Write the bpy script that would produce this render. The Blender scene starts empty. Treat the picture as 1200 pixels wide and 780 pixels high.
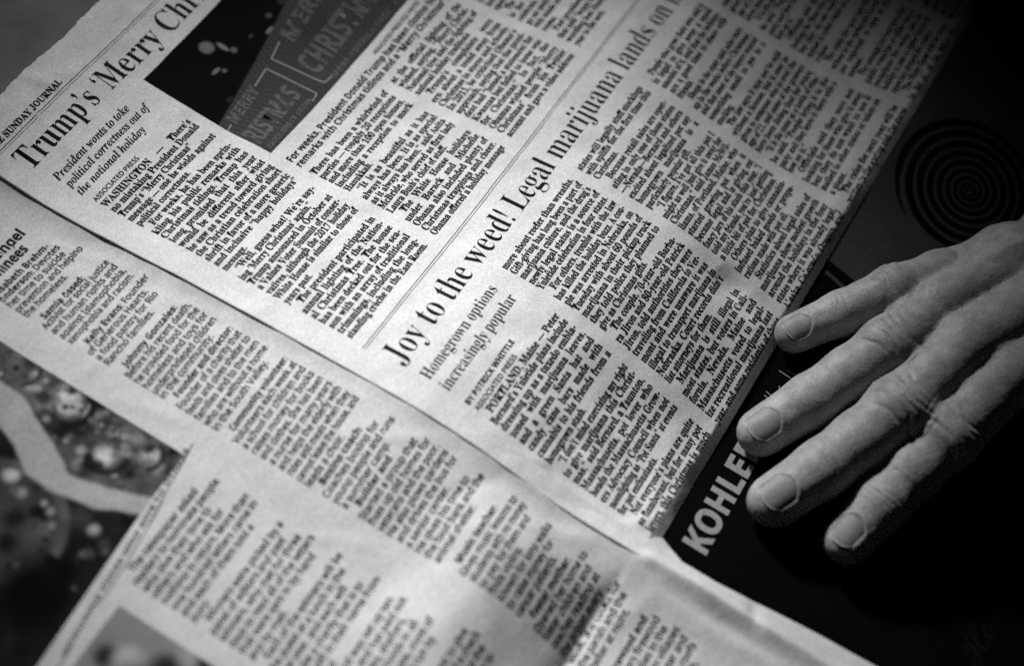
import bpy, math, random
import numpy as np
from mathutils import Matrix, Vector
random.seed(7); rng = np.random.default_rng(7)
SC = bpy.context.scene
COL = SC.collection

# ------------------------------------------------------------------ camera
R = np.array([[0.499114, -0.851309, 0.161737], [-0.694554, -0.504631, -0.512778], [0.51815, 0.1436, -0.843149]])
cam_d = bpy.data.cameras.new('camera')
cam = bpy.data.objects.new('camera', cam_d); COL.objects.link(cam); SC.camera = cam
M = Matrix([[R[0][i], -R[1][i], -R[2][i]] for i in range(3)]).to_4x4()
M.translation = Vector((-0.22837, -0.23961, 0.42608))
cam.matrix_world = M
cam_d.sensor_width = 36.0
cam_d.lens = 1917.95 / 1200 * 36
cam_d.clip_start = 0.01; cam_d.clip_end = 50
cam_d.dof.use_dof = True
cam_d.dof.focus_distance = 0.520
cam_d.dof.aperture_fstop = 4.3

# ------------------------------------------------------------------ world, lamp, exposure
w = bpy.data.worlds.new('World'); SC.world = w; w.use_nodes = True
w.node_tree.nodes['Background'].inputs[0].default_value = (1, 1, 1, 1)
w.node_tree.nodes['Background'].inputs[1].default_value = 0.004
SC.view_settings.view_transform = 'Standard'
SC.view_settings.look = 'None'
SC.view_settings.exposure = 0.0
SC.view_settings.gamma = 1.0
SC.cycles.use_denoising = False
ld = bpy.data.lights.new('desk_lamp_light', 'SPOT')
ld.energy = 162; ld.spot_size = math.radians(17.0); ld.spot_blend = 1.0; ld.shadow_soft_size = 0.09
lamp = bpy.data.objects.new('desk_lamp_light', ld); COL.objects.link(lamp)
AIM = Vector((0.004, -0.155, 0))
el = math.radians(33); az = math.radians(60)
lamp.location = AIM + 1.2 * Vector((math.cos(el) * math.cos(az), math.cos(el) * math.sin(az), math.sin(el)))
lamp.rotation_euler = (lamp.location - AIM).to_track_quat('Z', 'Y').to_euler()
lamp.scale = (1.1, .66, 1.0)   # beam squeezed to an oval to narrow the light pool, an invented shaping

# ------------------------------------------------------------------ paper relief (mm)
HC = np.array([9.48, -21.91, 10.82, 6.32, -14.91, 30.8, -36.96, 37.66, 3.5, 1.16, -1.59, 3.35, -18.11, 35.94, -32.76, -5.29, -0.86, -0.23, -22.95, 29.05, -18.68, -7.04, 38.23, -23.49, -5.82, 15.87, 6.06, -26.4, 22.01, 8.62, -34.79, 13.54, -5.04, -3.29, 9.2, -16.48, 16.99, -9.14, -5.32, 29.39, 4.98, -3.97, 1.56, 1.98, -0.39, -5.6, 12.58, -19.34])
GU = np.linspace(-20, 260, 6); GV = np.linspace(-20, 260, 8)
def hbase(u, v):
    u = np.asarray(u, float); v = np.asarray(v, float)
    bu = [np.exp(-(u - a) ** 2 / 5000) for a in GU]; bv = [np.exp(-(v - b) ** 2 / 5000) for b in GV]
    s = 0
    for i in range(6):
        q = 0
        for j in range(8): q = q + HC[i * 8 + j] * bv[j]
        s = s + q * bu[i]
    return s
WAVES = [(rng.uniform(0, math.pi), rng.uniform(0, 6.28), L) for L in (11, 13, 17, 19, 23, 29, 31, 41)]
def crinkle(u, v, amp=1.0):
    s = 0
    for a, p, L in WAVES:
        ph = (u * math.cos(a) + v * math.sin(a)) * 2 * math.pi / L
        s = s + (L / 20.0) ** 1.2 * 0.045 * np.sin(ph + p + 1.3 * np.sin(v / L * 2.1 + p) + 0.9 * np.sin(u / L * 1.7))
    return s * amp
def ridge(u, v, a, b, h, wd):
    ax, ay = a; bx, by = b; dx, dy = bx - ax, by - ay; L2 = dx * dx + dy * dy
    t = np.clip(((u - ax) * dx + (v - ay) * dy) / L2, 0, 1)
    d2 = (u - ax - t * dx) ** 2 + (v - ay - t * dy) ** 2
    return h * np.exp(-d2 / (2 * wd * wd)) * (0.4 + 0.6 * np.sin(np.pi * np.clip(t, .02, .98)))
CREASE_A = [((19, -13), (10, 24), .35, 1.6), ((24, -13), (30, 6), .25, 1.5), ((57, 108), (66, 122), .25, 1.6), ((74, 112), (66, 128), .3, 1.5),
            ((94, 209), (90, 222), -2.1, 4.4), ((99, 206), (97, 224), .55, 2.6), ((20, 172), (44, 181), .22, 1.5), ((-6, 190), (14, 214), .3, 1.6),
            ((-6, 226), (6, 234), .5, 1.8), ((140, 192), (133, 233), .4, 2.8), ((4, 120), (26, 128), .2, 1.7), ((170, 196), (150, 234), .4, 3.2),
            ((0, 133), (40, 134), .12, 1.6), ((110, 236), (180, 226), .35, 2.4), ((30, 226), (2, 232), .35, 2.0), ((200, 170), (212, 232), -.4, 4)]
def sm(x): x = np.clip(x, 0, 1); return x * x * (3 - 2 * x)
def hA(u, v):
    s = hbase(u, v) + crinkle(u, v, 1.25)
    for c in CREASE_A: s = s + ridge(u, v, *c)
    s = s - 2.5 * np.clip((v - 235.0) / 3.6, 0, 1.2) ** 1.12
    return s
def hfold(v): return hbase(np.full_like(np.asarray(v, float), -9.5), np.clip(v, -15, 235))
def gap(v): return 3.0 - 1.2 * sm((np.asarray(v, float) - 20) / 190)
CREASE_B = [((-20, 30), (-14, 58), .25, 1.5), ((-18, 70), (-13, 96), .2, 1.4), ((-52, 84), (-48, 104), .2, 1.5), ((-30, 178), (-12, 190), -.3, 1.8),
            ((-24, 150), (-12, 172), .25, 1.6), ((-58, 150), (-50, 170), .2, 1.6), ((-20, 205), (-11, 225), .4, 2.0), ((-40, 236), (-12, 246), .4, 2.2),
            ((-5, 250), (-12, 262), .5, 1.6), ((-3, 270), (-9, 274), -.8, 1.4), ((-13, 246), (-14, 300), -.6, 1.6), ((-18, 262), (-11, 310), .4, 2)]
def hB(u, v):
    u = np.asarray(u, float); v = np.asarray(v, float)
    hf = hfold(v) - gap(v); t = sm((-9.5 - u) / 60)
    s = hf * (1 - t) + (-4) * t + crinkle(u + 300, v, .9)
    for c in CREASE_B: s = s + ridge(u, v, *c)
    s = s + (gap(v) - .75 + .42 * sm(v / 190)) * np.exp(-np.clip(-9.8 - u, 0, 99) / 4.2)
    dv = v - 233.5
    s = s + 6.2 * np.exp(-((v - 202) / 18) ** 2) * (1 - .99 * np.exp(-(np.clip(-9.5 - u, 0, 99) / 17) ** 2)) * sm((u + 110) / 50)
    s = s - 7.5 * np.where(dv < 0, np.exp(np.minimum(dv, 0) / 9.0), .14 * np.exp(-np.maximum(dv, 0) / 2.2) + .86 * np.exp(-np.maximum(dv, 0) / 55)) * (1 - .985 * np.exp(-(np.clip(-9.5 - u, 0, 99) / 15) ** 2)) * (0.6 + .4 * sm((u + 80) / 60))
    s = s + 1.5 * sm((v - 234) / 5) * np.exp(-np.abs(u + 8.3) / 1.7) * np.exp(-((v - 262) / 60) ** 2)
    s = s - 1.0 * sm((v - 236) / 8) * np.clip((u + 7) / 6, 0, 2) ** 1.5
    return s
def table(fn, u0, u1, v0, v1, st):
    gu_ = np.arange(u0, u1, st); gv_ = np.arange(v0, v1, st)
    T_ = fn(*np.meshgrid(gu_, gv_, indexing='ij'))
    def look(u, v):
        x = np.clip((np.asarray(u, float) - u0) / st, 0, len(gu_) - 1.001); y = np.clip((np.asarray(v, float) - v0) / st, 0, len(gv_) - 1.001)
        i = x.astype(int); j = y.astype(int); a = x - i; b = y - j
        return (T_[i, j] * (1 - a) + T_[i + 1, j] * a) * (1 - b) + (T_[i, j + 1] * (1 - a) + T_[i + 1, j + 1] * a) * b
    return look
hA = table(hA, -16, 300, -18, 240.5, .5)
hB = table(hB, -200, 4, -32, 356, .5)
def hD(u, v):
    hE = hbase(np.clip(u, 0, 250), np.full_like(np.asarray(u, float), 238.0)) - 2.5
    g = np.where(v < 238, 1.0, 1 / (1 + ((v - 238) / 80.0) ** 2))
    return -12 + (hE + 12) * g

# ------------------------------------------------------------------ materials
def mat(name, col, rough=.8, spec=.3, noise=None, bump=None, attr=None):
    m = bpy.data.materials.new(name); m.use_nodes = True; nt = m.node_tree; b = nt.nodes['Principled BSDF']
    b.inputs['Base Color'].default_value = (col, col, col, 1)
    b.inputs['Roughness'].default_value = rough; b.inputs['Specular IOR Level'].default_value = spec
    tc = nt.nodes.new('ShaderNodeTexCoord')
    src = None
    if attr:
        a = nt.nodes.new('ShaderNodeAttribute'); a.attribute_name = attr; src = a.outputs['Color']
    def mixmul(src, fac_socket, lo, hi):
        mr = nt.nodes.new('ShaderNodeMapRange'); mr.inputs['From Min'].default_value = .25; mr.inputs['From Max'].default_value = .75
        mr.inputs['To Min'].default_value = lo; mr.inputs['To Max'].default_value = hi
        nt.links.new(fac_socket, mr.inputs['Value'])
        mx = nt.nodes.new('ShaderNodeMix'); mx.data_type = 'RGBA'; mx.blend_type = 'MULTIPLY'; mx.inputs['Factor'].default_value = 1
        if src is None: mx.inputs['A'].default_value = (col, col, col, 1)
        else: nt.links.new(src, mx.inputs['A'])
        nt.links.new(mr.outputs['Result'], mx.inputs['B']); return mx.outputs['Result']
    for (sc, det, lo, hi) in (noise or []):
        n = nt.nodes.new('ShaderNodeTexNoise'); n.inputs['Scale'].default_value = sc; n.inputs['Detail'].default_value = det
        nt.links.new(tc.outputs['Object'], n.inputs['Vector']); src = mixmul(src, n.outputs['Fac'], lo, hi)
    if src is not None: nt.links.new(src, b.inputs['Base Color'])
    prev = None
    for (kind, sc, st, dist) in (bump or []):
        if kind == 'v':
            n = nt.nodes.new('ShaderNodeTexVoronoi'); n.inputs['Scale'].default_value = sc; out = n.outputs['Distance']
        else:
            n = nt.nodes.new('ShaderNodeTexNoise'); n.inputs['Scale'].default_value = sc; n.inputs['Detail'].default_value = 4; out = n.outputs['Fac']
        nt.links.new(tc.outputs['Object'], n.inputs['Vector'])
        bm = nt.nodes.new('ShaderNodeBump'); bm.inputs['Strength'].default_value = st; bm.inputs['Distance'].default_value = dist
        nt.links.new(out, bm.inputs['Height'])
        if prev: nt.links.new(prev, bm.inputs['Normal'])
        prev = bm.outputs['Normal']
    if prev: nt.links.new(prev, b.inputs['Normal'])
    return m
M_PAPER = mat('newsprint', .56, .85, .2, noise=[(2400, 3, .70, 1.3), (120, 3, .93, 1.07), (900, 2, .93, 1.07)], bump=[('n', 1500, .25, .0002), ('n', 220, .25, .0006)])
M_INK = mat('black_ink', .008, .9, .05, noise=[(1800, 2, .4, 1.9)])
M_INKB = mat('grey_ink', .09, .75, .25, noise=[(1800, 2, .5, 1.5)])
M_RULE = mat('rule_ink', .12, .9, .05)
M_PRINT = mat('halftone_print', .5, .9, .05, noise=[(2200, 2, .75, 1.25)], attr='tone')
M_SIGNL = mat('sign_letter_print', .09, .9, .05, noise=[(1300, 3, .5, 1.5)])
M_BLACKAD = mat('black_ad_ink', .0015, .9, .03, noise=[(1200, 2, .5, 1.5)], bump=[('n', 300, .2, .0004)])
M_LOGO = mat('logo_ink', .22, .8, .2, noise=[(1500, 3, .7, 1.3)])
M_PANEL = mat('panel_ink', .038, .9, .05, noise=[(1500, 3, .6, 1.4), (60, 2, .85, 1.15)])
M_FAINT = mat('faint_ink', .005, .9, .05, noise=[(1500, 3, .5, 1.5)])
M_GREYS = mat('grey_sheet', .10, .85, .2, noise=[(2200, 3, .75, 1.25), (90, 3, .8, 1.2)])
M_TABLE = mat('dark_wood', .004, .5, .3, noise=[(40, 3, .5, 1.5)])
M_SKIN = mat('skin', .25, .55, .3, noise=[(1800, 3, .74, 1.26), (240, 3, .8, 1.2), (60, 3, .82, 1.18)], bump=[('v', 1100, .35, .00016), ('n', 700, .4, .00022), ('n', 200, .3, .0005)])
M_NAIL = mat('fingernail', .34, .58, .3, noise=[(1600, 2, .8, 1.2), (300, 2, .85, 1.15)], bump=[('n', 500, .3, .0002)], attr='tone')
_b = M_SKIN.node_tree.nodes['Principled BSDF']; _b.inputs['Subsurface Weight'].default_value = .04; _b.inputs['Subsurface Radius'].default_value = (.003, .003, .003); _b.inputs['Subsurface Scale'].default_value = .6

# ------------------------------------------------------------------ object helpers
def thing(name, label, cat, base, group=None):
    o = bpy.data.objects.new(name, None); COL.objects.link(o); o.location = [c * .001 for c in base]
    o.empty_display_size = .02
    o['label'] = label; o['category'] = cat
    if group: o['group'] = group
    return o
def mesh_obj(name, V, F, material, parent=None, smooth=False, kind=None, label=None, tone=None):
    """V in mm, page frame (u right, v down, z up) -> world metres"""
    V = np.asarray(V, float)
    P = np.stack([V[:, 0], -V[:, 1], V[:, 2]], 1) * .001
    if parent is not None: P = P - np.array(parent.location)
    me = bpy.data.meshes.new(name)
    if isinstance(F, np.ndarray):
        n, k = F.shape
        me.vertices.add(len(P)); me.vertices.foreach_set('co', P.astype(np.float32).ravel())
        me.loops.add(n * k); me.loops.foreach_set('vertex_index', F.astype(np.int32).ravel())
        me.polygons.add(n); me.polygons.foreach_set('loop_start', (np.arange(n) * k).astype(np.int32))
        me.update(calc_edges=True)
    else: me.from_pydata(P.tolist(), [], F); me.update()
    me.materials.append(material)
    if smooth: me.polygons.foreach_set('use_smooth', [True] * len(me.polygons))
    if tone is not None:
        a = me.color_attributes.new('tone', 'FLOAT_COLOR', 'POINT')
        t = np.asarray(tone, np.float32); a.data.foreach_set('color', np.stack([t, t, t, np.ones_like(t)], 1).ravel())
    o = bpy.data.objects.new(name, me); COL.objects.link(o)
    if parent is not None: o.parent = parent
    if kind: o['kind'] = kind
    if label: o['label'] = label
    return o
def grid(nu, nv):
    i = np.arange(nu - 1)[:, None] * nv + np.arange(nv - 1)[None, :]
    i = i.ravel(); return np.stack([i, i + 1, i + nv + 1, i + nv], 1)      # u-major: faces up for (u, -v)
def sheet(name, us, vs, hf, material, parent, thick=.09, tone=None, off=0.0, kind=None, label=None):
    """closed thin sheet; us, vs may be 2-D arrays (nu x nv)"""
    if np.ndim(us) == 1: U, Vv = np.meshgrid(us, vs, indexing='ij')
    else: U, Vv = us, vs
    nu, nv = U.shape
    Z = hf(U, Vv) + off
    top = np.stack([U.ravel(), Vv.ravel(), Z.ravel()], 1)
    F = grid(nu, nv)[:, ::-1]
    if thick:
        bot = top.copy(); bot[:, 2] -= thick; n = nu * nv
        idx = np.arange(n).reshape(nu, nv)
        ring = np.concatenate([idx[:, 0], idx[-1, 1:], idx[-2::-1, -1], idx[0, -2:0:-1]])
        nx = np.roll(ring, -1)
        S = np.stack([ring, nx, nx + n, ring + n], 1)
        F = np.concatenate([F[:, ::-1], F + n, S[:, ::-1]]); top = np.concatenate([top, bot])
    else: F = F[:, ::-1]
    return mesh_obj(name, top, F, material, parent, smooth=False if thick else True, tone=tone, kind=kind, label=label)

# ------------------------------------------------------------------ lettering
STY = {'serif': (0x1d400, 0x1d41a, 0x1d7ce, .02, 2), 'head': (0x1d400, 0x1d41a, 0x1d7ce, -.006, 6), 'headthin': (0x1d400, 0x1d41a, 0x1d7ce, -.010, 6),
       'italic': (0x1d468, 0x1d482, 0x1d7ce, .008, 4), 'sans': (0x1d5a0, 0x1d5ba, 0x1d7e2, .022, 2), 'bold': (0x1d5d4, 0x1d5ee, 0x1d7ec, .0, 3),
       'heavy': (0x1d5d4, 0x1d5ee, 0x1d7ec, .016, 3), 'script': (0x1d4d0, 0x1d4ea, 0x1d7ce, 0, 2)}
_fc = bpy.data.curves.new('glyph', 'FONT'); _fo = bpy.data.objects.new('glyph', _fc); COL.objects.link(_fo)
_G = {}
def glyph(style, ch):
    k = (style, ch)
    if k in _G: return _G[k]
    if ch == ' ': _G[k] = (None, None, .25); return _G[k]
    up, lo, dg, off, res = STY[style]; _fc.offset = off; _fc.resolution_u = res
    m = chr(up + ord(ch) - 65) if 'A' <= ch <= 'Z' else chr(lo + ord(ch) - 97) if 'a' <= ch <= 'z' else chr(dg + ord(ch) - 48) if ch.isdigit() else ch
    def body(t_):
        _fc.body = t_; me = _fo.to_mesh(); n = len(me.vertices)
        V = np.empty(n * 3, np.float32); me.vertices.foreach_get('co', V); V = V.reshape(-1, 3)[:, :2].astype(float)
        me.calc_loop_triangles(); T = np.empty(len(me.loop_triangles) * 3, np.int32); me.loop_triangles.foreach_get('vertices', T)
        _fo.to_mesh_clear(); return V, T.reshape(-1, 3)
    if ('bar', off) not in _G: _G[('bar', off)] = body('    |')[0][:, 0].min()
    V, T = body(m + '    |')
    isbar = np.zeros(len(V), bool); x0 = V[:, 0].max() - .2; isbar = V[:, 0] > x0
    adv = float(V[isbar][:, 0].min() - _G[('bar', off)])
    vi = np.where(~isbar)[0]; re = np.full(len(V), -1); re[vi] = np.arange(len(vi)); T = re[T[~isbar[T[:, 0]]]]; V = V[vi]
    a, b, c = V[T[:, 0]], V[T[:, 1]], V[T[:, 2]]
    cr = (b[:, 0] - a[:, 0]) * (c[:, 1] - a[:, 1]) - (b[:, 1] - a[:, 1]) * (c[:, 0] - a[:, 0])
    T[cr < 0] = T[cr < 0][:, ::-1]
    _G[k] = (V, T, adv); return _G[k]
def width(style, s, size, cond): return sum(glyph(style, c)[2] for c in s) * size * cond
class Text:
    def __init__(self): self.V = []; self.F = []; self.n = 0
    def line(self, style, s, u, v, size, cond=.86, fit=None, justify=None, track=0.0, tilt=0.0):
        """fit = total width to squeeze/stretch to; justify = column width (spaces stretch)"""
        tail = len(s) - len(s.rstrip()); s = s.rstrip(); lead = len(s) - len(s.lstrip()); s = s.lstrip(); 
        if lead: u += 2.6; justify = justify - 2.6 if justify else None
        w = width(style, s, size, cond) + track * (len(s) - 1); extra = 0
        if fit: cond *= fit / w
        if justify:
            ns = s.count(' ')
            c0 = cond
            cond = cond * min(max(justify / w, .6), 1.13) if w > justify * .72 else cond; w = w * cond / c0
            if ns and w > justify * .72: extra = min((justify - w) / ns, 3.5)
            elif ns and w > justify * .9: extra = (justify - w) / ns
        x = u
        for c in s:
            V, T, adv = glyph(style, c)
            if V is not None:
                X = x + V[:, 0] * size * cond; Y = V[:, 1] * size
                self.V.append(np.stack([X + Y * 0, v - Y + (X - u) * tilt], 1)); self.F.append(T + self.n); self.n += len(V)
            x += adv * size * cond + track + (extra if c == ' ' else 0)
        return x + tail * .25 * size * cond
    def build(self, name, material, parent, hf, off=.075, label=None):
        V = np.concatenate(self.V); F = np.concatenate(self.F)
        Z = hf(V[:, 0], V[:, 1]) + off
        o = mesh_obj(name, np.column_stack([V, Z]), F, material, parent, label=label); return o
def wrap(style, text, size, cond, wd):
    out = []
    for para in text.split('|'):
        cur = ' '
        for wv in para.split():
            t = cur + (' ' if cur.strip() else '') + wv
            if width(style, t, size, cond) > wd * 1.015 and cur.strip(): out.append(cur); cur = wv
            else: cur = t
        out.append(cur)
    return out
def strip_poly(pts, wd, hf, off):
    """ribbon along a polyline, width wd (float or list)"""
    P = np.array(pts, float); n = len(P); W_ = np.broadcast_to(np.asarray(wd, float), (n,))
    T = np.gradient(P, axis=0); T /= np.linalg.norm(T, axis=1)[:, None] + 1e-9; N = np.stack([-T[:, 1], T[:, 0]], 1)
    A = P + N * W_[:, None] / 2; B = P - N * W_[:, None] / 2; V = np.concatenate([A, B])
    F = np.array([[i, i + 1, n + i + 1, n + i] for i in range(n - 1)])
    a, b, c = V[F[0][0]], V[F[0][1]], V[F[0][2]]
    if (b[0] - a[0]) * -(c[1] - a[1]) + (b[1] - a[1]) * (c[0] - a[0]) < 0: F = F[:, ::-1]
    return np.column_stack([V, hf(V[:, 0], V[:, 1]) + off]), F
def seg(a, b, n): return [(a[0] + (b[0] - a[0]) * i / n, a[1] + (b[1] - a[1]) * i / n) for i in range(n + 1)]
def rule_obj(name, pts, wd, parent, hf, material=None, off=.05):
    V, F = strip_poly(pts, wd, hf, off); return mesh_obj(name, V, F, material or M_RULE, parent)

# ================================================================== tabletop
tt = mesh_obj('tabletop', [(-900, -900, -24), (1100, -900, -24), (1100, 1100, -24), (-900, 1100, -24), (-900, -900, -54), (1100, -900, -54), (1100, 1100, -54), (-900, 1100, -54)],
              [(3, 2, 1, 0), (4, 5, 6, 7), (0, 1, 5, 4), (1, 2, 6, 5), (2, 3, 7, 6), (3, 0, 4, 7)], M_TABLE)
tt['kind'] = 'structure'

# ================================================================== upper newspaper
NA = thing('newspaper', 'open newspaper page with long headlines and narrow columns, lying on top beside the hand', 'newspaper', (130, 110, -20))
us = np.arange(-9.5, 290, .75); vs = np.concatenate([np.arange(-12.6, 232, .75), np.arange(232, 238.7, .4)])
U, V_ = np.meshgrid(us, vs, indexing='ij')
# torn, slightly uneven top edge
edge = .12 * np.sin(us * .9) + .4 * np.sin(us * .16 + 1) + .12 * rng.normal(size=len(us))
fall = np.exp(-(V_ + 12.6) / 1.5)
V_ = V_ + edge[:, None] * fall
# folded left edge: the paper rolls over and runs back underneath
rows_u = []; rows_v = []; rows_z = []
r = .32 - .2 * sm(vs / 190)
z0 = hA(np.full_like(vs, -9.5), vs)
for uu in (-1, -3, -5, -7.5): rows_u.append(np.full_like(vs, uu)); rows_v.append(vs); rows_z.append(hA(np.full_like(vs, uu), vs) - 2 * r - .12 * (uu + 9.5) / 4)
for th in np.radians([180, 157, 135, 112, 90, 67, 45, 22]):
    rows_u.append(-9.5 - r * np.sin(th)); rows_v.append(vs); rows_z.append(z0 - r * (1 - np.cos(th)))
ZA = hA(U, V_)
UA = np.concatenate([np.array(rows_u), U]); VA = np.concatenate([np.array(rows_v), V_]); ZZ = np.concatenate([np.array(rows_z), ZA])
nu, nv = UA.shape
mesh_obj('page', np.stack([UA.ravel(), VA.ravel(), ZZ.ravel()], 1), grid(nu, nv), M_PAPER, NA, smooth=True)

t = Text(); t.line('serif', 'THE SUNDAY JOURNAL', -4.6, -1.35, 3.1, fit=34.6); t.build('masthead', M_INK, NA, hA)
rule_obj('rule', seg((-8, .1), (285, .1), 120), .2, NA, hA, M_INK)
rule_obj('rule', seg((-8, 1.0), (285, 1.0), 120), .12, NA, hA)
t = Text(); s1 = 'Trump’s ‘M'; sz = 12.2; wd = width('head', s1, sz, 1)
c1 = 49.5 / wd; x = t.line('head', 'Trump’s ‘M', -2.2, 11.7, sz, c1); x = t.line('head', 'erry', x - .2, 11.9, sz, c1 * 1.12); t.line('head', 'Christmas’ message', x + 2.6, 12.2, sz * 1.03, c1 * 1.05); t.build('headline', M_INK, NA, hA)
t = Text()
t.line('italic', 'President wants to take', 0, 20.7, 4.35, fit=36.2); t.line('italic', 'political correctness out of', .2, 25.2, 4.35, fit=40.2); t.line('italic', 'the national holiday', -.3, 29.9, 4.35, fit=33)
t.build('subheading', M_INK, NA, hA)
t = Text(); t.line('sans', 'ASSOCIATED PRESS', 0, 35.2, 2.35, fit=22); t.build('byline', M_INK, NA, hA)
W = 49.0; CW = 44.2; PITCH = 3.2245; BS = 3.62; CD = .82
def column(col, v0, lines, style='serif', parent=NA, hf=hA, size=BS, cond=CD, wd=CW, u0=None, pitch=PITCH, name='text_column', label=None):
    t = Text(); u = col * W if u0 is None else u0
    for i, s in enumerate(lines):
        if not s.strip(): continue
        last = s.rstrip().endswith(('.', '”', '.”', '?')) and width(style, s.strip(), size, cond) < wd * .88
        t.line(style, s, u, v0 + (i + 1) * pitch, size, cond, justify=None if last else wd)
    return t.build(name, M_INK, parent, hf, label=label)
A1 = ['WASHINGTON — There’s', 'no mistaking President Donald', 'Trump’s “Merry Christmas”', 'message — one he wields against', 'political correctness.', ' For weeks, he has been sprin-', 'kling his public remarks with', 'Christmas tidings. Trump has', 'long promised that this year', 'would be different after what', 'he saw as a trend toward giving', 'the Christian celebration short', 'shrift in favor of a more generic', 'and inclusive “happy holidays”', 'message.', ' “Well, guess what? We’re say-', 'ing ‘Merry Christmas’ again,”', 'Trump announced in October at', 'a Values Voter Summit of conser-', 'vatives, although the 2017 holiday', 'White House is similar to those of', 'years past.', ' The president participated in', 'annual lighting of the Nation-', 'al Christmas Tree. The house', 'has been decked out for the sea-', 'son with an array of traditional', 'trimmings, including the long-', 'standing crèche in the East Room.']
A2 = ['There has been a whirlwind of', 'parties — roughly 20 receptions', 'and more than 100 open houses,', 'including a reception to mark', 'Hanukkah.', ' “It is as beautiful as it has', 'always has been. It is as special', 'as it always has been,” said Anita', 'McBride, who served as first lady', 'Laura Bush’s chief of staff.', ' The White House holidays', 'under Barack and Michelle', 'Obama also included plenty of', 'Christmas trappings and cheer.', 'Obama offered a holiday message']
A3 = ['at the official lighting of the', 'wished, saying, “Merry Christ-', 'National tree and the lighting of', 'national holiday traditions.', ' Trump’s complaints were', 'ern about a trend away from', 'Christmas in stores and schools.', 'In 2011, he criticized Obama’s', 'approach, saying that the presi-', 'dent had “issued a statement for', 'Kwanzaa but failed to issue one', 'for Christmas.” In fact, the', 'Obamas wished people “Merry', 'Christmas” from his Twitter', 'account and gave a video address']
FILL1 = 'The message has been part of his public remarks at rallies and at receptions for weeks, and the holiday is now a regular line in his speeches around the country.|The White House said the season is for all of the people who celebrate, and the open houses will go on until the end of the month with music and trees in each of the rooms.|Past presidents have sent cards that said “happy holidays” and the wording has changed from one year to the next.'
FILL2 = 'People who grow their own said it is legal to give away a small amount of it, and that the holidays are a good time to share with friends.|Shops in the state said sales were up in the weeks before Christmas, and that most of the buyers wanted something small to put in a stocking.|The law says it may not be sold without a license, but it may be given to someone who is over the age of 21, and some of the growers have been doing that for years.|“It is the same as a bottle of wine,” he said. “People bring it to the party and they leave it there with a bow on it.”|Officials said they were not looking for those who give it away but they do not want to see it mailed to other states or taken on a plane.|The rules for next year will be written in the spring and the stores are expected to open in the summer.'
column(0, 35.81, A1); column(1, 80.79, A2); column(2, 80.12, A3)
F1 = wrap('serif', FILL1, BS, CD, CW); F2 = wrap('serif', FILL2, BS, CD, CW)
column(3, 78.95, (F1 + F2)[:15]); column(4, 78.95, (F2 + F1)[3:18])
t = Text(); t.line('heavy', 'For weeks, President Donald Trump has been closing his public', 49, 74.9, 3.6, .9); t.line('heavy', 'remarks with Christmas tidings and a “Merry Christmas” greeting', 49, 78.4, 3.6, .9)
t.build('caption', M_INK, NA, hA)
t = Text(); t.line('sans', 'ASSOCIATED PRESS FILE PHOTO', 105, 71.2, 2.1, .9); t.build('photo_credit', M_INK, NA, hA)
rule_obj('rule', seg((-1, 133.9), (285, 133.9), 120), .3, NA, hA)
rule_obj('rule', seg((-1, 134.75), (285, 134.75), 120), .22, NA, hA)
t = Text(); sz = 12.6; wd = width('headthin', 'Joy to the weed! ', sz, 1)
x = t.line('headthin', 'Joy to the weed! ', .2, 147.3, sz, 72.0 / wd); t.line('headthin', 'Legal marijuana lands on menus', x, 147.3, sz, 69.3 / wd); t.build('headline', M_INK, NA, hA)
t = Text(); t.line('head', 'Homegrown options', .4, 156.5, 5.9, fit=40.8); t.line('head', 'increasingly popular', .6, 163.1, 5.9, fit=41)
t.build('subheading', M_INK, NA, hA)
t = Text(); t.line('heavy', 'BY PATRICK WHITTLE', .4, 170.4, 2.6, fit=27.2); t.line('sans', 'ASSOCIATED PRESS', .6, 173.6, 2.3, fit=23); t.build('byline', M_INK, NA, hA)
B1 = [' PORTLAND, Maine — Peter', 'Bernard’s Yuletide plans include', 'dressing up as a tuxedo embla-', 'zoned with marijuana leaves,', 'and a green Santa hat and', 'candy cane bars made with', 'cannabis to his friends from a', 'homegrown stash.', ' “I don’t mind exercising my right', 'to give marijuana this Christ-', 'mas,” said Bernard, a Taunton,', 'Massachusetts, pot lover who', 'heads the Massachusetts Grow-', 'ers Advocacy Council when not', 'moonlighting as “Pot Santa” at events', 'for pot enthusiasts.', ' Not everyone’s plans are quite', 'so flamboyant, but for many pot', 'lovers, this Christmas is much']
B2 = ['more about reefer than wreaths.', 'Gift-giving has long been a part of', 'marijuana culture, and the drug’s', 'newly legal status is a source of', 'Yuletide celebration in four states.', ' For others, trouble with the law', 'has killed the holiday buzz. A cou-', 'ple was arrested in Nebraska, on', 'Tuesday with about 60 pounds of', 'marijuana in their pickup truck', 'they told police they planned to', 'give as Christmas gifts.', ' The couple, 70-year-old Barba-', 'ra Jiron and 80-year-old Patrick', 'Jiron, told authorities they were', 'traveling from California to Ver-', 'mont and were unaware it was', 'illegal to transport marijuana in', 'Nebraska. Court records didn’t', 'list attorneys for them.', ' Marijuana is still illegal in', 'most states, but voters in Cali-', 'fornia, Nevada, Maine and', 'Massachusetts voted to legal-', 'ize recreational marijuana last', 'year, and some residents of those']
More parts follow.
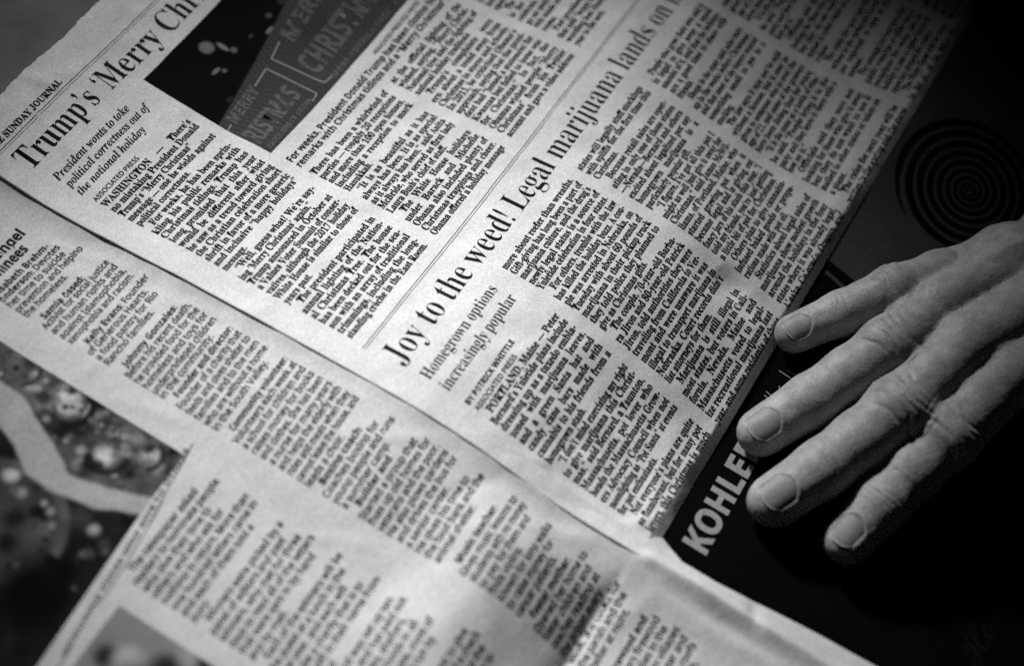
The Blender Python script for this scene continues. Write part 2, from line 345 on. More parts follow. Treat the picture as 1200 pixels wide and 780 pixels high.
B3 = ['states will legally stuff stockings', 'with spliffs for the first time this', 'Christmas.', ' Because retail sales are oper-', 'ating in only one of those states', '—Nevada—Bernard and others', 'excited about legalized pot say', 'homegrown marijuana is a', 'particularly popular gift.', ' “I figure, I’ve got all this pot I', 'might as well just give it away for', 'Christmas,” said James McWil-', 'liams, of Portland, Maine, who', 'started growing pot when it', 'became legal and is giving out', 'fancy jars of his stash this year. “I', 'told my friends, you’re just getting', 'a little bit of pot for Christmas.”', ' Others plan to give cannabis-', 'infused baked goods or prepa-', 'rations made with pot oil.', ' Statistics about legal sales of', 'marijuana show modest growth', 'around the holidays in the four', 'states where it was already legal,', 'Alaska, Colorado, Oregon, and']
column(0, 173.78, B1); column(1, 151.74, B2); column(2, 151.98, B3)
column(3, 151.9, F2[:26]); column(4, 151.9, (F2[9:] + F1)[:26]); column(5, 151.9, (F1[5:] + F2)[:26])

# printed photograph of the rally stage and the two signs: a toned print
SIGNB = lambda u: 46.6 - (u - 48.4) * 0.215
pu = np.arange(48.4, 147.01, .4); pvv = np.linspace(16.6, 67.2, 150)
PU, PV = np.meshgrid(pu, pvv, indexing='ij')
tone = (.0015 + .0385 * sm((PV - SIGNB(PU)) / .8 + .5)) * (1 + .35 * np.sin(PU * 3.1 + 2 * np.sin(PV * 1.7)) * np.sin(PV * 2.7))
for (a, b, ra, rb, tv) in [(72.5, 24.5, 3.2, 3.4, .16), (76.2, 28.5, 1.2, 3.2, .2), (77.5, 32, 1.6, 1.6, .12), (66.5, 32.6, 2.6, 1.0, .16), (68.5, 34.6, 1.2, 1.2, .1), (91.8, 36.6, 2.4, 1.0, .18), (96.5, 33, 1.5, 1.5, .07), (86, 33, 1.3, .8, .05), (60, 43, 2, 1.2, .02), (104, 33, 2, 2, .03)]:
    ra *= .72; rb *= .72; tv *= .8; m = np.clip(1.6 - ((PU - a) / ra) ** 2 - ((PV - b) / rb) ** 2, 0, 1); tone = tone * (1 - m) + tv * m
sheet('printed_photo', PU, PV, hA, M_PRINT, NA, thick=0, tone=tone.ravel(), off=.04)
def outl(pts, wd=.55, mat_=M_SIGNL, parent=NA, name='sign_border', off=.07):
    P = [];
    for a, b in zip(pts, pts[1:]): P += seg(a, b, max(2, int(abs(b[0] - a[0]) + abs(b[1] - a[1])) // 3))[:-1]
    P.append(pts[-1]); return rule_obj(name, P, wd, parent, hA, mat_, off)
SB = mat('sign_line_print', .2, .8, .2)
outl([(69.5, 46.2), (78.2, 44.8)], mat_=SB); outl([(78.2, 44.8), (79.2, 64.6)], mat_=SB); outl([(79.2, 64.6), (75.6, 65.2)], mat_=SB); outl([(51.4, 49.6), (48.8, 50.2)], mat_=SB)
outl([(90, 42), (82.6, 43.8)], mat_=SB); outl([(82.6, 43.8), (84.6, 64)], mat_=SB); outl([(84.6, 64), (88.6, 64.4)], mat_=SB)
t = Text()
t.line('heavy', 'MERRY', 52, 50.8, 5.9, fit=17, tilt=-.11)
t.line('heavy', 'RISTMAS', 49.0, 62.2, 10.2, fit=27, tilt=-.055)
t.line('heavy', 'ERICA GREAT AGAIN', 50, 66.2, 2.5, fit=26, tilt=-.05)
t.line('heavy', 'MERRY', 92, 46.2, 8.4, fit=30, tilt=-.13)
t.line('heavy', 'CHRISTMAS', 86, 60.0, 12.6, fit=46, tilt=-.03)
t.line('heavy', 'MAKE AMERICA GREAT AGAIN', 88.6, 65.6, 2.9, fit=50, tilt=-.0)
t.build('sign_lettering', M_SIGNL, NA, hA, off=.07)

# ================================================================== lower newspaper
NB = thing('newspaper', 'lower newspaper section with list of names and printed photos, partly under the upper page', 'newspaper', (-70, 130, -20))
vB = np.arange(-30, 352, .8)
def edgeB(v): return np.where(v < 236, -3.0, np.interp(v, [236, 238.5, 247, 258, 269, 291, 310, 345], [-2, -.4, -3.9, -3.8, -2.6, -.6, .4, 1.2]))
fr = np.linspace(0, 1, 250)
L = -190.0
UB = L + (edgeB(vB)[None, :] - L) * (fr[:, None]); 
VB = np.broadcast_to(vB[None, :], UB.shape)
sheet('page', UB, VB, hB, M_PAPER, NB, thick=0)
SP = 3.13; SS = 3.15
def linesB(name, items, u0, wd, size=SS, ucut=None):
    t = Text()
    for (v, style, s, ind) in items:
        t.line(style, s, u0 + ind, v, size, .93, justify=None if width(style, s, size, .93) < wd - ind else wd - ind)
    return t.build(name, M_INK, NB, hB)
t = Text(); t.line('heavy', 'Angel', -33.5, 24.2, 4.9, fit=13.2); t.line('heavy', 'Nominees', -45, 30.2 - 1.5, 4.9, fit=20.5); t.build('headline', M_INK, NB, hB)
IT = [(33.0, 'heavy', 'Elisabeth Brehm-', 0), (35.9, 'heavy', 'Anderson:', 0), (38.9, 'sans', 'her time to suicide', 0), (41.9, 'sans', 'prevention and helping', 0), (44.9, 'sans', 'the homeless.', 0),
      (49.4, 'heavy', 'Samia Assed:', 2.6), (52.0, 'sans', 'Activist for social justice', 0), (55.1, 'sans', 'and human rights and', 0), (58.2, 'sans', 'against Islamophobia,', 0), (61.3, 'sans', 'xenophobia and racism.', 0),
      (65.4, 'heavy', 'Kelly Evans:', 2.6), (68.4, 'sans', 'of Generous Hearts,', 0), (71.5, 'sans', 'a food pantry for Rio', 0), (74.6, 'sans', 'Rancho families.', 0),
      (79.3, 'heavy', 'Johnny Gonzales:', 2.6), (82.3, 'sans', 'Before his recent death,', 0), (85.4, 'sans', 'he provided food for the', 0), (88.5, 'sans', 'homeless and toys for', 0), (91.6, 'sans', 'underprivileged children', 0), (94.4, 'sans', 'in the community.', 0)]
more = [('Founder of a charity that', 'feeds and gives shelter to', 'families and to the men', 'who are without a home', 'in the South Valley.'),
        ('Volunteers each week at', 'a school for children and', 'raises money for books', 'and clothes. She has been', 'a nurse for many years', 'and helps the elderly with', 'rides and meals when they', 'cannot leave the house, and', 'leads a choir.'),
        ('Coaches boxing for', 'young people and runs', 'a summer camp.'),
        ('Started a group that', 'fixes up old homes for', 'veterans and the poor.', 'He also plows gardens', 'and drives the bus for', 'a senior center.', 'He gives his time to', 'the food bank and the', 'animal shelter.'),
        ('Gives music lessons to', 'students with no money', 'to pay for them and', 'finds violins.', 'Known for long walks', 'to raise money for', 'cancer patients.'),
        ('Opened her home to', 'foster children and', 'teaches reading at', 'the prison every', 'week. She cooks for', 'the parish and the', 'shelter at night.'),
        ('Delivers firewood', 'to families in the', 'mountain villages', 'in the winter and', 'repairs the roofs', 'of the church.')]
vstart = [97.6, 117.3, 148.4, 160.7, 194.0, 219.4, 246.6]
heads = ['Founder and director:', 'Community volunteer:', 'Boxing coach:', 'Builder and', 'Music teacher:', 'Foster mother:', 'Firewood and']
for hd, vs_, ls in zip(heads, vstart, more):
    IT.append((vs_, 'heavy', hd, 2.6)); 
    for k, s in enumerate(ls): IT.append((vs_ + 3.12 * (k + 1), 'sans', s, 0))
linesB('text_column', IT, -45.2, 30)
for s_, k_, u_, v_ in (('Devotes', 'Anderson: ', -45.2, 35.9), ('Founder', 'Kelly Evans: ', -42.6, 65.4)):
    t = Text(); t.line('sans', s_, u_ + width('heavy', k_, SS, .93), v_, SS, .93); t.build('text_line', M_INK, NB, hB)
# second, slightly wider column
IB = []; FB = wrap('sans', 'The newspaper asked readers to nominate people who give their time to others and who ask for nothing in return. More than one hundred letters came in and each of them told a story.|Winners were picked by a panel of editors and past winners, who met for three days to read all of the letters that were sent in by hand and by mail.|Each of the winners will be the guest at a lunch in the new year, and each will choose a charity that is to get a gift in their name from the fund.|The fund was set up ten years ago and has paid out to food banks, shelters, clinics and schools in all parts of the state, most of them small and run by volunteers.|Readers who want to give to the fund can send a check or call the office during the day for more about how to help.|The names of those who give will be printed in the paper after the first of the year unless they ask to be left out.', SS, .93, 39)
for k, s in enumerate(FB[:44]): IB.append((119.6 + 3.2 * k, 'sans', s.strip(), 2.6 if s.startswith(' ') else 0))
linesB('text_column', IB, -95.4, 40)
FC = wrap('sans', 'Nominations for next year will be taken from the first day of October by mail. Letters should be no more than one page and tell what the person has done, for how long, and who was helped by the work.', SS, .93, 39)
linesB('text_column', [(222 + 3.2 * k, 'sans', s.strip(), 0) for k, s in enumerate((FC * 4)[:34])], -143, 40)
rule_obj('rule', [(-52.0, 109.6), (-60, 111), (-70, 112.8), (-80, 114.6), (-92, 116.4), (-104, 117.6), (-125, 119.6), (-160, 123)], .35, NB, hB, M_RULE)
# second printed sign line that follows the rule (blurred lettering)
t = Text(); t.line('heavy', 'HONORING THOSE WHO GIVE TO OTHERS', -122, 119.4, 2.0, fit=68, tilt=-.14); t.build('text_line', M_INKB, NB, hB)
# printed photographs (toned prints)
BL = [(-59,48,6.0,0.120),(-61,60,5.0,0.160),(-60,59,2.0,0.600),(-63,62,1.5,0.400),(-63,55,6.0,0.100),(-58,67,4.0,0.080),(-61,72,6.0,0.500),(-64,72,4.0,0.420),(-61,76,4.0,0.400),(-56,75,2.0,0.120),(-56,80,3.0,0.010),(-57.5,77,2.2,0.020),(-57.5,71,2.0,0.030),(-69,77,6.0,0.010),(-68,72,4.0,0.030),(-66,81,4.0,0.020),(-64,77,1.2,0.050),(-61,77,1.0,0.080),(-67,66,2.5,0.220),(-64,66,2.0,0.100),(-62,85,3.0,0.060),(-62,89,2.0,0.300),(-69,91,3.6,0.600),(-71,85,1.8,0.450),(-73,91,3.0,0.030),(-64,93,2.0,0.050),(-67,94,2.0,0.150),(-64,96,2.6,0.300),(-60,96,3.0,0.200),(-63,100,2.5,0.350),(-60,100,2.0,0.100),(-61,103,2.2,0.350),(-56,106,3.0,0.005),(-56,102,3.0,0.080),(-69,99,4.0,0.040),(-72,97,1.2,0.450),(-64,105,3.0,0.200),(-69,106,4.0,0.080),(-75,95,3.0,0.150),(-76,87,2.0,0.300),(-73,89,2.0,0.010),(-63,106,2.0,0.300)]
BD = [(-88,74,3.0,0.500),(-84,77,1.8,0.120),(-89,103,2.2,0.450),(-88,98,4.0,0.040),(-101,85,14.0,0.060),(-98,83,4.0,0.015),(-105,86,4.0,0.010),(-93,87,3.0,0.005),(-96,92,2.0,0.080),(-91,90,1.5,0.250),(-91,80,2.0,0.250),(-90,87,1.2,0.350),(-94,93,1.4,0.200),(-98,105,2.0,0.060),(-102,102,6.0,0.004),(-113,102,14.0,0.002),(-94,104,6.0,0.006)]
uu = np.linspace(-56.2, -150, 170); PU = np.repeat(uu[:, None], 150, 1)
vend = 109.6 + np.clip((-75 - uu), 0, 99) * .09 + np.clip((-56 - uu), 0, 19) * .03
ss = np.linspace(0, 1, 150)[None, :]
PV = 18 + (vend[:, None] - 18) * ss
# upper rim wobble as in the print
n1 = crinkle(PU * 3 + 50, PV * 3, 1.0)
jit = rng.normal(size=PU.shape)
low = np.interp(PV, [18, 45, 61, 77, 87, 94, 101, 109, 120], [-60, -66, -67, -74, -79, -77.5, -75.5, -72.5, -70])
drk = np.interp(PV, [18, 62, 69, 77, 86, 99, 110, 120], [-72, -78.3, -80.5, -85.8, -86, -83.5, -78, -76])
t_img = np.full(PU.shape, .10)
for _ in range(70):
    v_ = rng.uniform(40, 110); u_ = rng.uniform(-76, -56); BL.append((u_, v_, rng.uniform(.5, 1.6), rng.choice([.02, .05, .1, .25, .4])))
for _ in range(40): BD.append((rng.uniform(-110, -78), rng.uniform(62, 110), rng.uniform(.6, 2.2), rng.choice([.004, .02, .05, .09])))
for a, b, rr, tv in BL:
    d = np.sqrt((PU - a) ** 2 + (PV - b) ** 2) / rr; m = sm(1.25 - d); t_img = t_img * (1 - m) + tv * m
for cx, cy, rad, wd_, tv, a0, a1 in [(-61.5, 73.5, 6.6, 1.3, .012, -1.4, 2.0), (-61.5, 73.5, 4.4, .5, .08, -2.5, 1.0), (-68, 92, 5.6, 1.3, .02, -2.6, .4), (-62, 101, 4.6, 1.0, .03, -1, 1.4), (-60, 55, 5.5, .8, .05, -1, 2), (-65, 82, 3.2, .8, .18, 0, 2)]:
    d = np.abs(np.hypot(PU - cx, PV - cy) - rad); an_ = np.arctan2(PU - cx, PV - cy); m = sm(1.3 - d / wd_) * (an_ > a0) * (an_ < a1); t_img = t_img * (1 - m) + tv * m
t_img = np.clip(.8 * t_img * (1 + 2.2 * n1) * (1 + .25 * np.sin(PU * 2.3 + 2 * np.sin(PV * 1.1)) * np.sin(PV * 2.1 + np.sin(PU * 1.7))), .004, .6)
t_dk = np.full(PU.shape, .012)
m = sm((18.5 - np.hypot(PU + 103, PV - 80)) / 2); t_dk = t_dk * (1 - m) + .04 * m
for a, b, rr, tv in BD:
    d = np.sqrt((PU - a) ** 2 + (PV - b) ** 2) / rr; m = sm(1.25 - d); t_dk = t_dk * (1 - m) + tv * m
rim = np.abs(np.sqrt((PU + 103) ** 2 + ((PV - 80) * 1.0) ** 2) - 19); m = sm(1.3 - rim / 1.9) * (PU > -101); t_dk = t_dk * (1 - m) + .085 * m
t_dk = np.clip(t_dk * (1 + 1.2 * n1), .002, .6)
band = np.clip(.37 + .12 * n1 + .03 * jit, .1, .6)
a = sm((low + n1 * 1.0 - PU) / 1.4 + .5); b = sm((drk + n1 * 1.0 - PU) / 1.4 + .5)
tn = t_img * (1 - a) + band * a; tn = tn * (1 - b) + t_dk * b
sheet('printed_photo', PU, PV, hB, M_PRINT, NB, thick=0, tone=np.clip(tn, 0, 1).ravel(), off=.05)
uu = np.linspace(-102.6, -150, 60); PU = np.repeat(uu[:, None], 70, 1); v_in = 122.2 + np.clip(-103 - uu, 0, 99) * .02
PV = v_in[:, None] + (215 - v_in[:, None]) * np.linspace(0, 1, 70)[None, :]
tn = np.full(PU.shape, .22)
for a, b, rr, tv in [(-101, 150, 7, .01), (-104, 160, 9, .008), (-105, 146, 4, .3), (-110, 143, 5, .02), (-116, 128, 4, .02), (-114, 134, 5, .5), (-120, 140, 10, .04)]:
    d = np.sqrt((PU - a) ** 2 + (PV - b) ** 2) / rr; m = sm(1.3 - d); tn = tn * (1 - m) + tv * m
sheet('printed_photo', PU, PV, hB, M_PRINT, NB, thick=0, tone=tn.ravel(), off=.065)

# ================================================================== grey sheet beyond the top edge
NE = thing('paper_sheet', 'plain grey sheet beyond the ragged top edge of the upper page', 'paper', (40, -60, -20))
sheet('page', np.arange(-120, 320, 4.0), np.arange(-220, 6, 4.0), lambda u, v: -8.0 + crinkle(u * .6, v * .6, 1.5), M_GREYS, NE, thick=0)

# ================================================================== black advertisement page under the hand
ND = thing('advertisement_page', 'black glossy advertisement page with pale block letters and a spiral, under the hand', 'advertisement', (150, 320, -22))
uD = np.arange(-6.5, 420, 2.0); vD = np.arange(235.5, 520, 2.0)
sheet('page', uD, vD, hD, M_BLACKAD, ND, thick=0)
t = Text(); t.line('heavy', 'KOHLER', 4.0, 252.0, 11.2, fit=48.5, tilt=-.012); t.build('logotype', M_LOGO, ND, hD, off=.06)
# grey panel
UP, VP = np.meshgrid(np.concatenate([np.arange(124.6, 420, 3.0)]), np.linspace(236, 300, 24), indexing='ij')
UP = UP + (VP - 242) * -.20 * np.exp(-(UP - 124.6) / 30)
sheet('grey_panel', UP, VP, hD, M_PANEL, ND, thick=0, off=.05)
rule_obj('panel_border', seg((120.6, 240), (115.0, 262), 12), 1.3, ND, hD, M_PANEL, .05)
# spiral
pts = []; ws = []
for i in range(900):
    th = i / 899 * 2 * math.pi * 8.6; q = i / 899
    rad = 1.0 + 25.5 * q ** 1.45
    du = rad * math.cos(-th + 1.2); dv = rad * math.sin(-th + 1.2)
    pts.append((176.6 + du * 1.02 + q * 1.5, 268.2 + dv * .98 - q * .5)); ws.append((.8 + 2.1 * q ** .8) * min(1, (1 - q) / .02 + .1))
V, F = strip_poly(pts, ws, hD, .10); mesh_obj('spiral_print', V, F, M_BLACKAD, ND)
for a, b in [((78.9, 243.2), (78.4, 250.3)), ((80.6, 245.6), (80.2, 251)), ((74.1, 245.7), (71.9, 247.4)), ((76.8, 248.3), (74.8, 248.4)), ((70, 243), (69.3, 246.7)), ((68.5, 243.1), (67.9, 246.)), ((61.7, 243), (61.1, 244.6)), ((72.6, 249.6), (71, 252.5)), ((83, 250), (80.5, 254))]:
    rule_obj('spark_line', seg(a, b, 3), .32, ND, hD, M_LOGO, .06)
mesh_obj('grey_patch', np.array([(28.3, 274.4, 0), (28.8, 273.7, 0), (33.8, 274.9, 0), (38.9, 278, 0), (31.1, 280.7, 0)]) + [(0, 0, float(hD(np.array(34.), np.array(277.))) + .2)] * 5, [(4, 3, 2, 1, 0)], M_PANEL, ND)
t = Text(); t.line('script', 'Holiday', 22, 338, 13, fit=50); t.build('script_lettering', M_FAINT, ND, hD, off=.06)

# ================================================================== the hand
FING = [
 ('pinky', [(88.4, 241.4, -1.6, 6.5), (100.9, 250.9, 3.6, 7.1), (113.4, 261.4, 9.7, 7.9), (127.7, 271.4, 11.2, 8.0), (145.5, 287.6, 12.4, 9.5)], 5),
 ('ring', [(51.2, 248.0, -4.2, 7.7), (66.0, 256.0, 2.0, 8.4), (92.5, 268.4, 10.9, 9.1), (114.7, 275.9, 13.3, 9.0), (143.0, 291.0, 17.5, 11)], 0),
 ('middle', [(31.0, 261.4, -2.4, 8.2), (46.5, 269.0, 2.4, 8.9), (73.7, 280.3, 10.1, 9.9), (104.8, 288.6, 15.2, 10.2), (136.8, 305.1, 19.5, 12)], 0),
 ('index', [(32.5, 286.0, -3.0, 7.5), (47.0, 289.5, 2.2, 8.5), (74.1, 296.4, 9.9, 9.8), (103.4, 304.3, 14.5, 10.3), (128.9, 319.5, 18.0, 12)], -14),
 ('thumb', [(72, 345, -3.6, 7.5), (92, 353, 1.0, 9), (122.0, 362, 4.7, 10.5), (150, 366, 8, 13)], -60)]
SK = 1e9
def seg_sdf(P, a, b, ra, rb):
    a = np.array(a, np.float32); b = np.array(b, np.float32); ab = b - a
    t = np.clip(((P - a) @ ab) / (ab @ ab), 0, 1)
    d = P - a - t[..., None] * ab
    return np.sqrt((d * d).sum(-1)) - (ra + (rb - ra) * t)
def smin(a, b, k):
    h = np.clip(.5 + .5 * (b - a) / k, 0, 1); return b * (1 - h) + a * h - k * h * (1 - h)
STEP = 1.0
lo = np.array([14, 224, -20.]); hi = np.array([262, 392, 44.])
gx, gy, gz = [np.arange(lo[i], hi[i], STEP, dtype=np.float32) for i in range(3)]
G = np.stack(np.meshgrid(gx, gy, gz, indexing='ij'), -1)
WR = [(209, 357, 12.5, 16.5), (206, 366, 13.5, 17)]
WREND = [(262, 382, 12.5, 18), (255, 392, 13.5, 19)]
palm = None
for k, (nm, ch, roll) in enumerate(FING[:4]):
    m = ch[-1]; wr = [WR[0], WR[0], WR[1], WR[1]][k]
    d = seg_sdf(G, (m[0], m[1], m[2] - 1.5), (wr[0], wr[1], wr[2]), m[3] + .5, wr[3] - 1)
    palm = d if palm is None else smin(palm, d, 7.0)
for a, b, ra, rb in [((150, 296, 9), (136, 318, 12), 10, 12), ((165, 306, 8), (152, 330, 8), 12, 14), ((150, 366, 8), (206, 362, 9), 13, 15), ((136, 318, 10), (180, 350, 8), 12, 15), (WR[0][:3], WREND[0][:3], 16, 17), (WR[1][:3], WREND[1][:3], 17, 18)]:
    palm = smin(palm, seg_sdf(G, a, b, ra, rb), 8.0)
# webs of skin between the finger roots
for a, b, r_ in [((134.5, 279.3, 7.5), (150, 292, 13), 7.0), ((132.0, 284.5, 8.5), (148, 300, 14), 7.5), ((124.5, 298.0, 8.0), (138, 314, 13), 7.5), ((146, 288, 13), (137, 303, 16), 10.5), ((137, 303, 16), (130, 318, 15), 11.5), ((165, 300, 14), (152, 326, 15), 13.0), ((186, 322, 14), (172, 346, 15), 15.0)]:
    palm = smin(palm, seg_sdf(G, a, b, r_, r_ + 1.5), 5)
fl = []
for nm, ch, roll in FING:
    f = None
    sub_ = [ch[0]]
    for q_, (a, b) in enumerate(zip(ch, ch[1:])):
        if len(ch) == 5 and q_ in (1, 2): sub_.append(tuple((a[k_] + b[k_]) / 2 for k_ in range(3)) + ((a[3] + b[3]) / 2 - (.25, .55)[q_ - 1],))
        sub_.append(b)
    for a, b in zip(sub_, sub_[1:]):
        d = seg_sdf(G, a[:3], b[:3], a[3], b[3])
        f = d if f is None else smin(f, d, 2.5)
    # broad flat finger pad and fuller joint
    if len(ch) == 5:
        pip = ch[2]; f = smin(f, seg_sdf(G, (pip[0], pip[1], pip[2] + .3), (pip[0] + 2, pip[1] + .9, pip[2] + .4), pip[3] + .1, pip[3] + .1), 3.0)
    fl.append(f)
D = None
for f in fl:
    f = np.where(np.abs(palm - f) < 5, smin(palm, f, 4.0), np.minimum(palm, f))
    D = f if D is None else np.where(np.abs(D - f) < .8, smin(D, f, .8), np.minimum(D, f))
def surface_nets(D, lo, step):
    s = D < 0; nx, ny, nz = D.shape
    c = np.zeros((nx - 1, ny - 1, nz - 1), np.int8)
    for i in (0, 1):
        for j in (0, 1):
            for k in (0, 1): c += s[i:nx - 1 + i, j:ny - 1 + j, k:nz - 1 + k]
    act = (c > 0) & (c < 8); idx = -np.ones(act.shape, np.int64); I = np.argwhere(act); idx[act] = np.arange(len(I))
    acc = np.zeros((len(I), 3)); cnt = np.zeros(len(I))
    cor = [(i, j, k) for i in (0, 1) for j in (0, 1) for k in (0, 1)]
    for a in cor:
        for ax in range(3):
            if a[ax]: continue
            b = list(a); b[ax] = 1
            da = D[I[:, 0] + a[0], I[:, 1] + a[1], I[:, 2] + a[2]]; db = D[I[:, 0] + b[0], I[:, 1] + b[1], I[:, 2] + b[2]]
            x = (da < 0) != (db < 0); t = np.where(x, da / (da - db + 1e-12), 0)
            p = np.array(a, float)[None, :].repeat(len(I), 0); p[:, ax] += t
            acc[x] += p[x]; cnt[x] += 1
    V = (I + acc / cnt[:, None]) * step + lo
    Fs = []
    for ax in range(3):
        o1, o2 = [(1, 2), (2, 0), (0, 1)][ax]
        sl0 = [slice(None)] * 3; sl1 = [slice(None)] * 3; sl0[ax] = slice(0, -1); sl1[ax] = slice(1, None)
        e = s[tuple(sl0)] != s[tuple(sl1)]; E = np.argwhere(e)
        lim = [nx - 1, ny - 1, nz - 1]
        ok = (E[:, o1] > 0) & (E[:, o2] > 0) & (E[:, o1] < lim[o1]) & (E[:, o2] < lim[o2]); E = E[ok]
        def q(d1, d2):
            X = E.copy(); X[:, o1] -= d1; X[:, o2] -= d2; return idx[X[:, 0], X[:, 1], X[:, 2]]
        Q = np.stack([q(1, 1), q(0, 1), q(0, 0), q(1, 0)], 1)
        inside = s[E[:, 0], E[:, 1], E[:, 2]]
        Q[~inside] = Q[~inside][:, ::-1]; Fs.append(Q[(Q >= 0).all(1)])
    return V, np.concatenate(Fs)
HV, HF = surface_nets(D, lo + 0.0, STEP)
del G, D, palm, fl
NH = thing('hand', 'bare right hand resting palm down with spread fingers on the black page', 'hand', (150, 310, -10))
for _ in range(3):
    acc = np.zeros_like(HV); cnt = np.zeros(len(HV))
    for k in range(4):
        a, b = HF[:, k], HF[:, (k + 1) % 4]
        for c in range(3): acc[:, c] += np.bincount(a, HV[b, c], len(HV)) + np.bincount(b, HV[a, c], len(HV))
        cnt += np.bincount(a, minlength=len(HV)) + np.bincount(b, minlength=len(HV))
    HV = HV * .5 + .5 * acc / cnt[:, None]
hand = mesh_obj('skin', HV, HF[:, ::-1], M_SKIN, NH, smooth=True)
sub = hand.modifiers.new('sub', 'SUBSURF'); sub.levels = 1; sub.render_levels = 1
dg = bpy.context.evaluated_depsgraph_get(); dg.update()
me2 = bpy.data.meshes.new_from_object(hand.evaluated_get(dg)); hand.modifiers.clear(); old = hand.data; hand.data = me2; bpy.data.meshes.remove(old)
n = len(me2.vertices); X = np.empty(n * 3, np.float32); me2.vertices.foreach_get('co', X); X = X.reshape(-1, 3).astype(float)
N_ = np.empty(n * 3, np.float32); me2.vertices.foreach_get('normal', N_); N_ = N_.reshape(-1, 3).astype(float)
base = np.array(NH.location)
Pm = (X + base) * 1000; Pm[:, 1] *= -1; Nm = N_.copy(); Nm[:, 1] *= -1
# a little smoothing is inherent; now creases, knuckles, nail folds
def frame(a, b, roll):
    T = np.array(b[:3], float) - np.array(a[:3], float); Lg = np.linalg.norm(T); T /= Lg
    up = np.array([0, 0, 1.]); nn = up - T * (up @ T); nn /= np.linalg.norm(nn); sd = np.cross(T, nn)
    r_ = math.radians(roll); nn2 = nn * math.cos(r_) + sd * math.sin(r_); sd2 = np.cross(T, nn2); return T, nn2, sd2, Lg
disp = np.zeros(n)
def local(a, b, roll):
    T, nn, sd, Lg = frame(a, b, roll); Q = Pm - np.array(a[:3]); s = Q @ T; c = Q @ nn; d = Q @ sd
    rr = np.sqrt(c * c + d * d); ang = np.arctan2(d, c); return s, ang, rr, Lg, (Nm @ nn)
g = lambda x, w_: np.exp(-(x / w_) ** 2 / 2)
for fi, (nm, ch, roll) in enumerate(FING[:4]):
    tip, dip, pip, bs = ch[0], ch[1], ch[2], ch[3]
    # PIP creases
    Tm = (np.array(bs[:3]) - np.array(dip[:3])); a0 = pip; b0 = tuple(np.array(pip[:3]) + Tm)
    s, ang, rr, Lg, nd = local(a0, b0, roll * .4)
    near = (rr < pip[3] * 1.35) & (np.abs(s) < 14); dors = sm((np.cos(ang) + .15) / .6) * near
    k = pip[3] / 8.0
    dors = sm((np.cos(ang) - .25) / .5) * near
    for s0, bow, dep, wd, c0 in [(-4.6, 3.0, .34, .5, -.2), (-2.0, 1.6, .6, .6, .2), (-.2, .4, .35, .4, -.4), (1.6, -1.4, .5, .5, .3), (3.3, -3.0, .75, .65, .05), (5.4, -3.6, .35, .5, -.1)]:
        sc_ = s0 * k - bow * k * (ang - c0) ** 2 * .9 + .3 * np.sin(ang * 4 + fi * 2 + s0) + .15 * np.sin(ang * 11 + s0 * 7 + fi)
        disp -= .85 * dep * k * g(s - sc_, wd) * dors * np.clip(.65 + .5 * np.sin(ang * 3.1 + s0 * 3 + fi * 1.7), .15, 1.1)
    disp += .55 * k * g(s - .4 * k, 3.2) * dors
    # DIP creases
    Tm = (np.array(pip[:3]) - np.array(tip[:3])); s, ang, rr, Lg, nd = local(dip, tuple(np.array(dip[:3]) + Tm), roll * .8)
    near = (rr < dip[3] * 1.35) & (np.abs(s) < 9); dors = sm((np.cos(ang) - .3) / .5) * near
    for s0, dep, wd in [(-2.0, .14, .45), (-.5, .3, .45), (1.3, .24, .45)]:
        disp -= dep * g(s - s0 - .35 * np.sin(ang * 3 + fi), wd) * dors
    disp += .22 * g(s, 2.4) * dors - .25 * g(s - 6.5, 2.6) * dors
    # nail bed and folds
    T, nn, sd, Lg = frame(dip, tip, roll); s, ang, rr, _, nd = local(dip, tip, roll); x = s - Lg
    near = (rr < tip[3] * 1.5) & (s > -2); lat = ang / math.radians(36)
    NLb = -5.5 * tip[3] / 6.8
    cut = NLb + 2.8 * lat ** 2
    inside = sm((x - cut + .6) / .8) * sm((1.06 - np.abs(lat)) / .14) * sm((3.8 - x) / 1.0)
    fold = g(x - cut + .9, .75) * sm((1.3 - np.abs(lat)) / .3) * .2 + g(np.abs(lat) - 1.2, .13) * sm((x - NLb + 2) / 2) * sm((3.5 - x) / 3) * .22
    disp += near * (np.cos(ang) > -.2) * (fold - .30 * inside)
# creases where the fingers leave the hand
CR = [([(136, 270.0), (133.6, 272.6), (130.5, 274.2)], .3)]
crs = np.zeros(n)
for P_, h_ in CR:
    for a, b in zip(P_, P_[1:]):
        ax, ay = a; bx, by = b; dx, dy = bx - ax, by - ay; t_ = np.clip(((Pm[:, 0] - ax) * dx + (Pm[:, 1] - ay) * dy) / (dx * dx + dy * dy), 0, 1)
        d2 = (Pm[:, 0] - ax - t_ * dx) ** 2 + (Pm[:, 1] - ay - t_ * dy) ** 2
        crs = np.maximum(crs, np.exp(-d2 / (2 * .55 ** 2)) * h_)
disp -= crs * (Nm[:, 2] > .1)
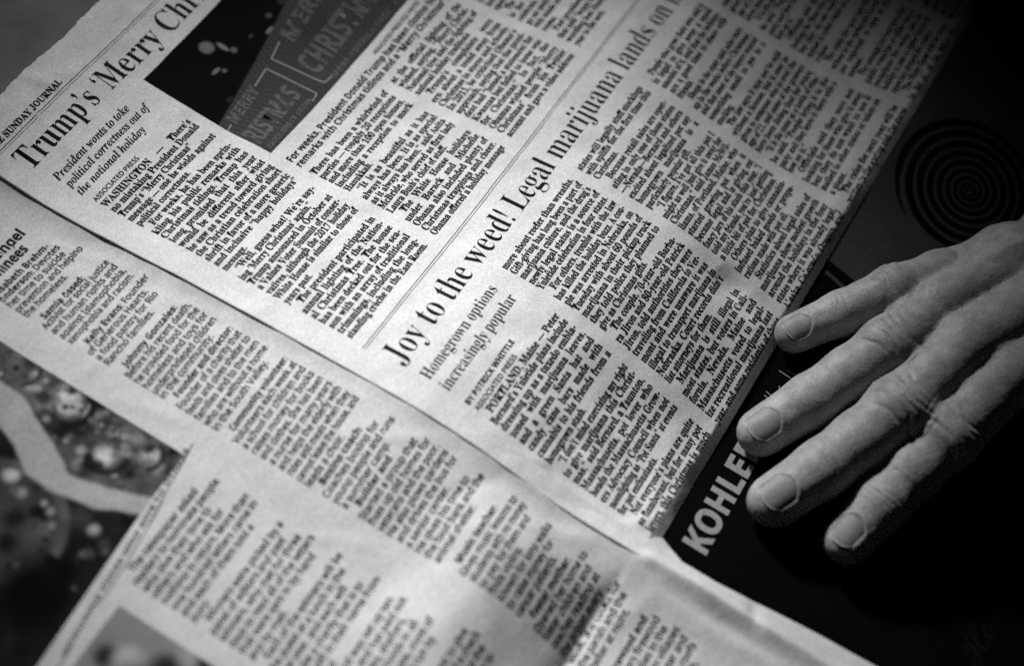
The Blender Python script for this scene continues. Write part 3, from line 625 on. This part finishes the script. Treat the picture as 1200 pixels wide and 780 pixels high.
# tendons, veins and soft unevenness of the back of the hand
for (a, b, h_, w_) in [((137, 305), (205, 354), .8, 2.2), ((143, 291), (208, 350), .7, 2.0), ((147, 286), (212, 346), .5, 2.0), ((129, 319), (200, 362), .7, 2.4), ((150, 286), (175, 312), .5, 1.3), ((175, 312), (205, 330), .55, 1.3), ((160, 300), (190, 345), .4, 1.2), ((128, 277), (150, 287), .35, 1.3), ((132, 281), (158, 300), .3, 1.1)]:
    disp += ridge(Pm[:, 0], Pm[:, 1], a, b, h_, w_) * (Nm[:, 2] > .2) * Nm[:, 2].clip(0)
for m in [FING[i][1][-1] for i in range(4)]:
    q = (Pm[:, 0] - m[0]) ** 2 + (Pm[:, 1] - m[1]) ** 2; disp += .6 * np.exp(-q / 60.) * (Nm[:, 2] > .3)
ph = Pm @ np.array([[.9, .3, .2], [.2, -.8, .5], [-.5, .4, .8]]).T
disp += .015 * np.sin(ph[:, 0] * .9 + np.sin(ph[:, 1] * .7)) * np.sin(ph[:, 1] * .8 + 1) + .02 * np.sin(ph[:, 2] * 1.9 + 2 * np.sin(ph[:, 0] * .8))
Pm += Nm * disp[:, None]
Pm[:, 1] *= -1; X = (Pm * .001 - base).astype(np.float32); me2.vertices.foreach_set('co', X.ravel()); me2.update()
for p_ in (me2.polygons,): p_.foreach_set('use_smooth', [True] * len(me2.polygons))
# fingernails
for nm, ch, roll in FING:
    tip, dip = ch[0], ch[1]; T, nn, sd, Lg = frame(dip, tip, roll); r_ = tip[3]; kk = r_ / 6.8
    na, nb = 21, 25; V = []; TN = []
    for j in range(nb):
        for i in range(na):
            a_ = -1 + 2 * i / (na - 1); q = j / (nb - 1)
            x0 = -5.7 * kk + 2.8 * a_ ** 2; x1 = 3.6 * kk - 2.0 * a_ ** 2 - .9 * abs(a_) ** 6; x = x0 + (x1 - x0) * q
            an = a_ * math.radians(36); hr = r_ - .13 + .15 * q - .10 * abs(a_) ** 4 - .028 * max(x + 1, 0) ** 2
            if x < 0: hr += (dip[3] - r_) * (-x / Lg)
            c = np.array(dip[:3]) + T * (Lg + x)
            V.append(c + nn * (hr * math.cos(an) * 1.0) + sd * (hr * math.sin(an) * .985)); TN.append(.2 if q < .92 else .2 + .07 * min((q - .92) / .04, 1))
    V = np.array(V); low_ = V - nn * .45; n0 = len(V); Fq = grid(nb, na); ix = np.arange(n0).reshape(nb, na)
    ring = np.concatenate([ix[:, 0], ix[-1, 1:], ix[-2::-1, -1], ix[0, -2:0:-1]]); nx_ = np.roll(ring, -1)
    # orientation
    a_, b_, c_ = V[Fq[0][0]], V[Fq[0][1]], V[Fq[0][2]]
    W3 = lambda p: np.array([p[0], -p[1], p[2]])
    flip = np.cross(W3(b_) - W3(a_), W3(c_) - W3(a_)) @ W3(nn) < 0
    top = Fq[:, ::-1] if flip else Fq
    Fall = np.concatenate([top, top[:, ::-1] + n0, np.stack([ring, nx_, nx_ + n0, ring + n0], 1)])
    mesh_obj('fingernail', np.concatenate([V, low_]), Fall, M_NAIL, NH, smooth=True, tone=TN + TN)

bpy.data.objects.remove(_fo, do_unlink=True)
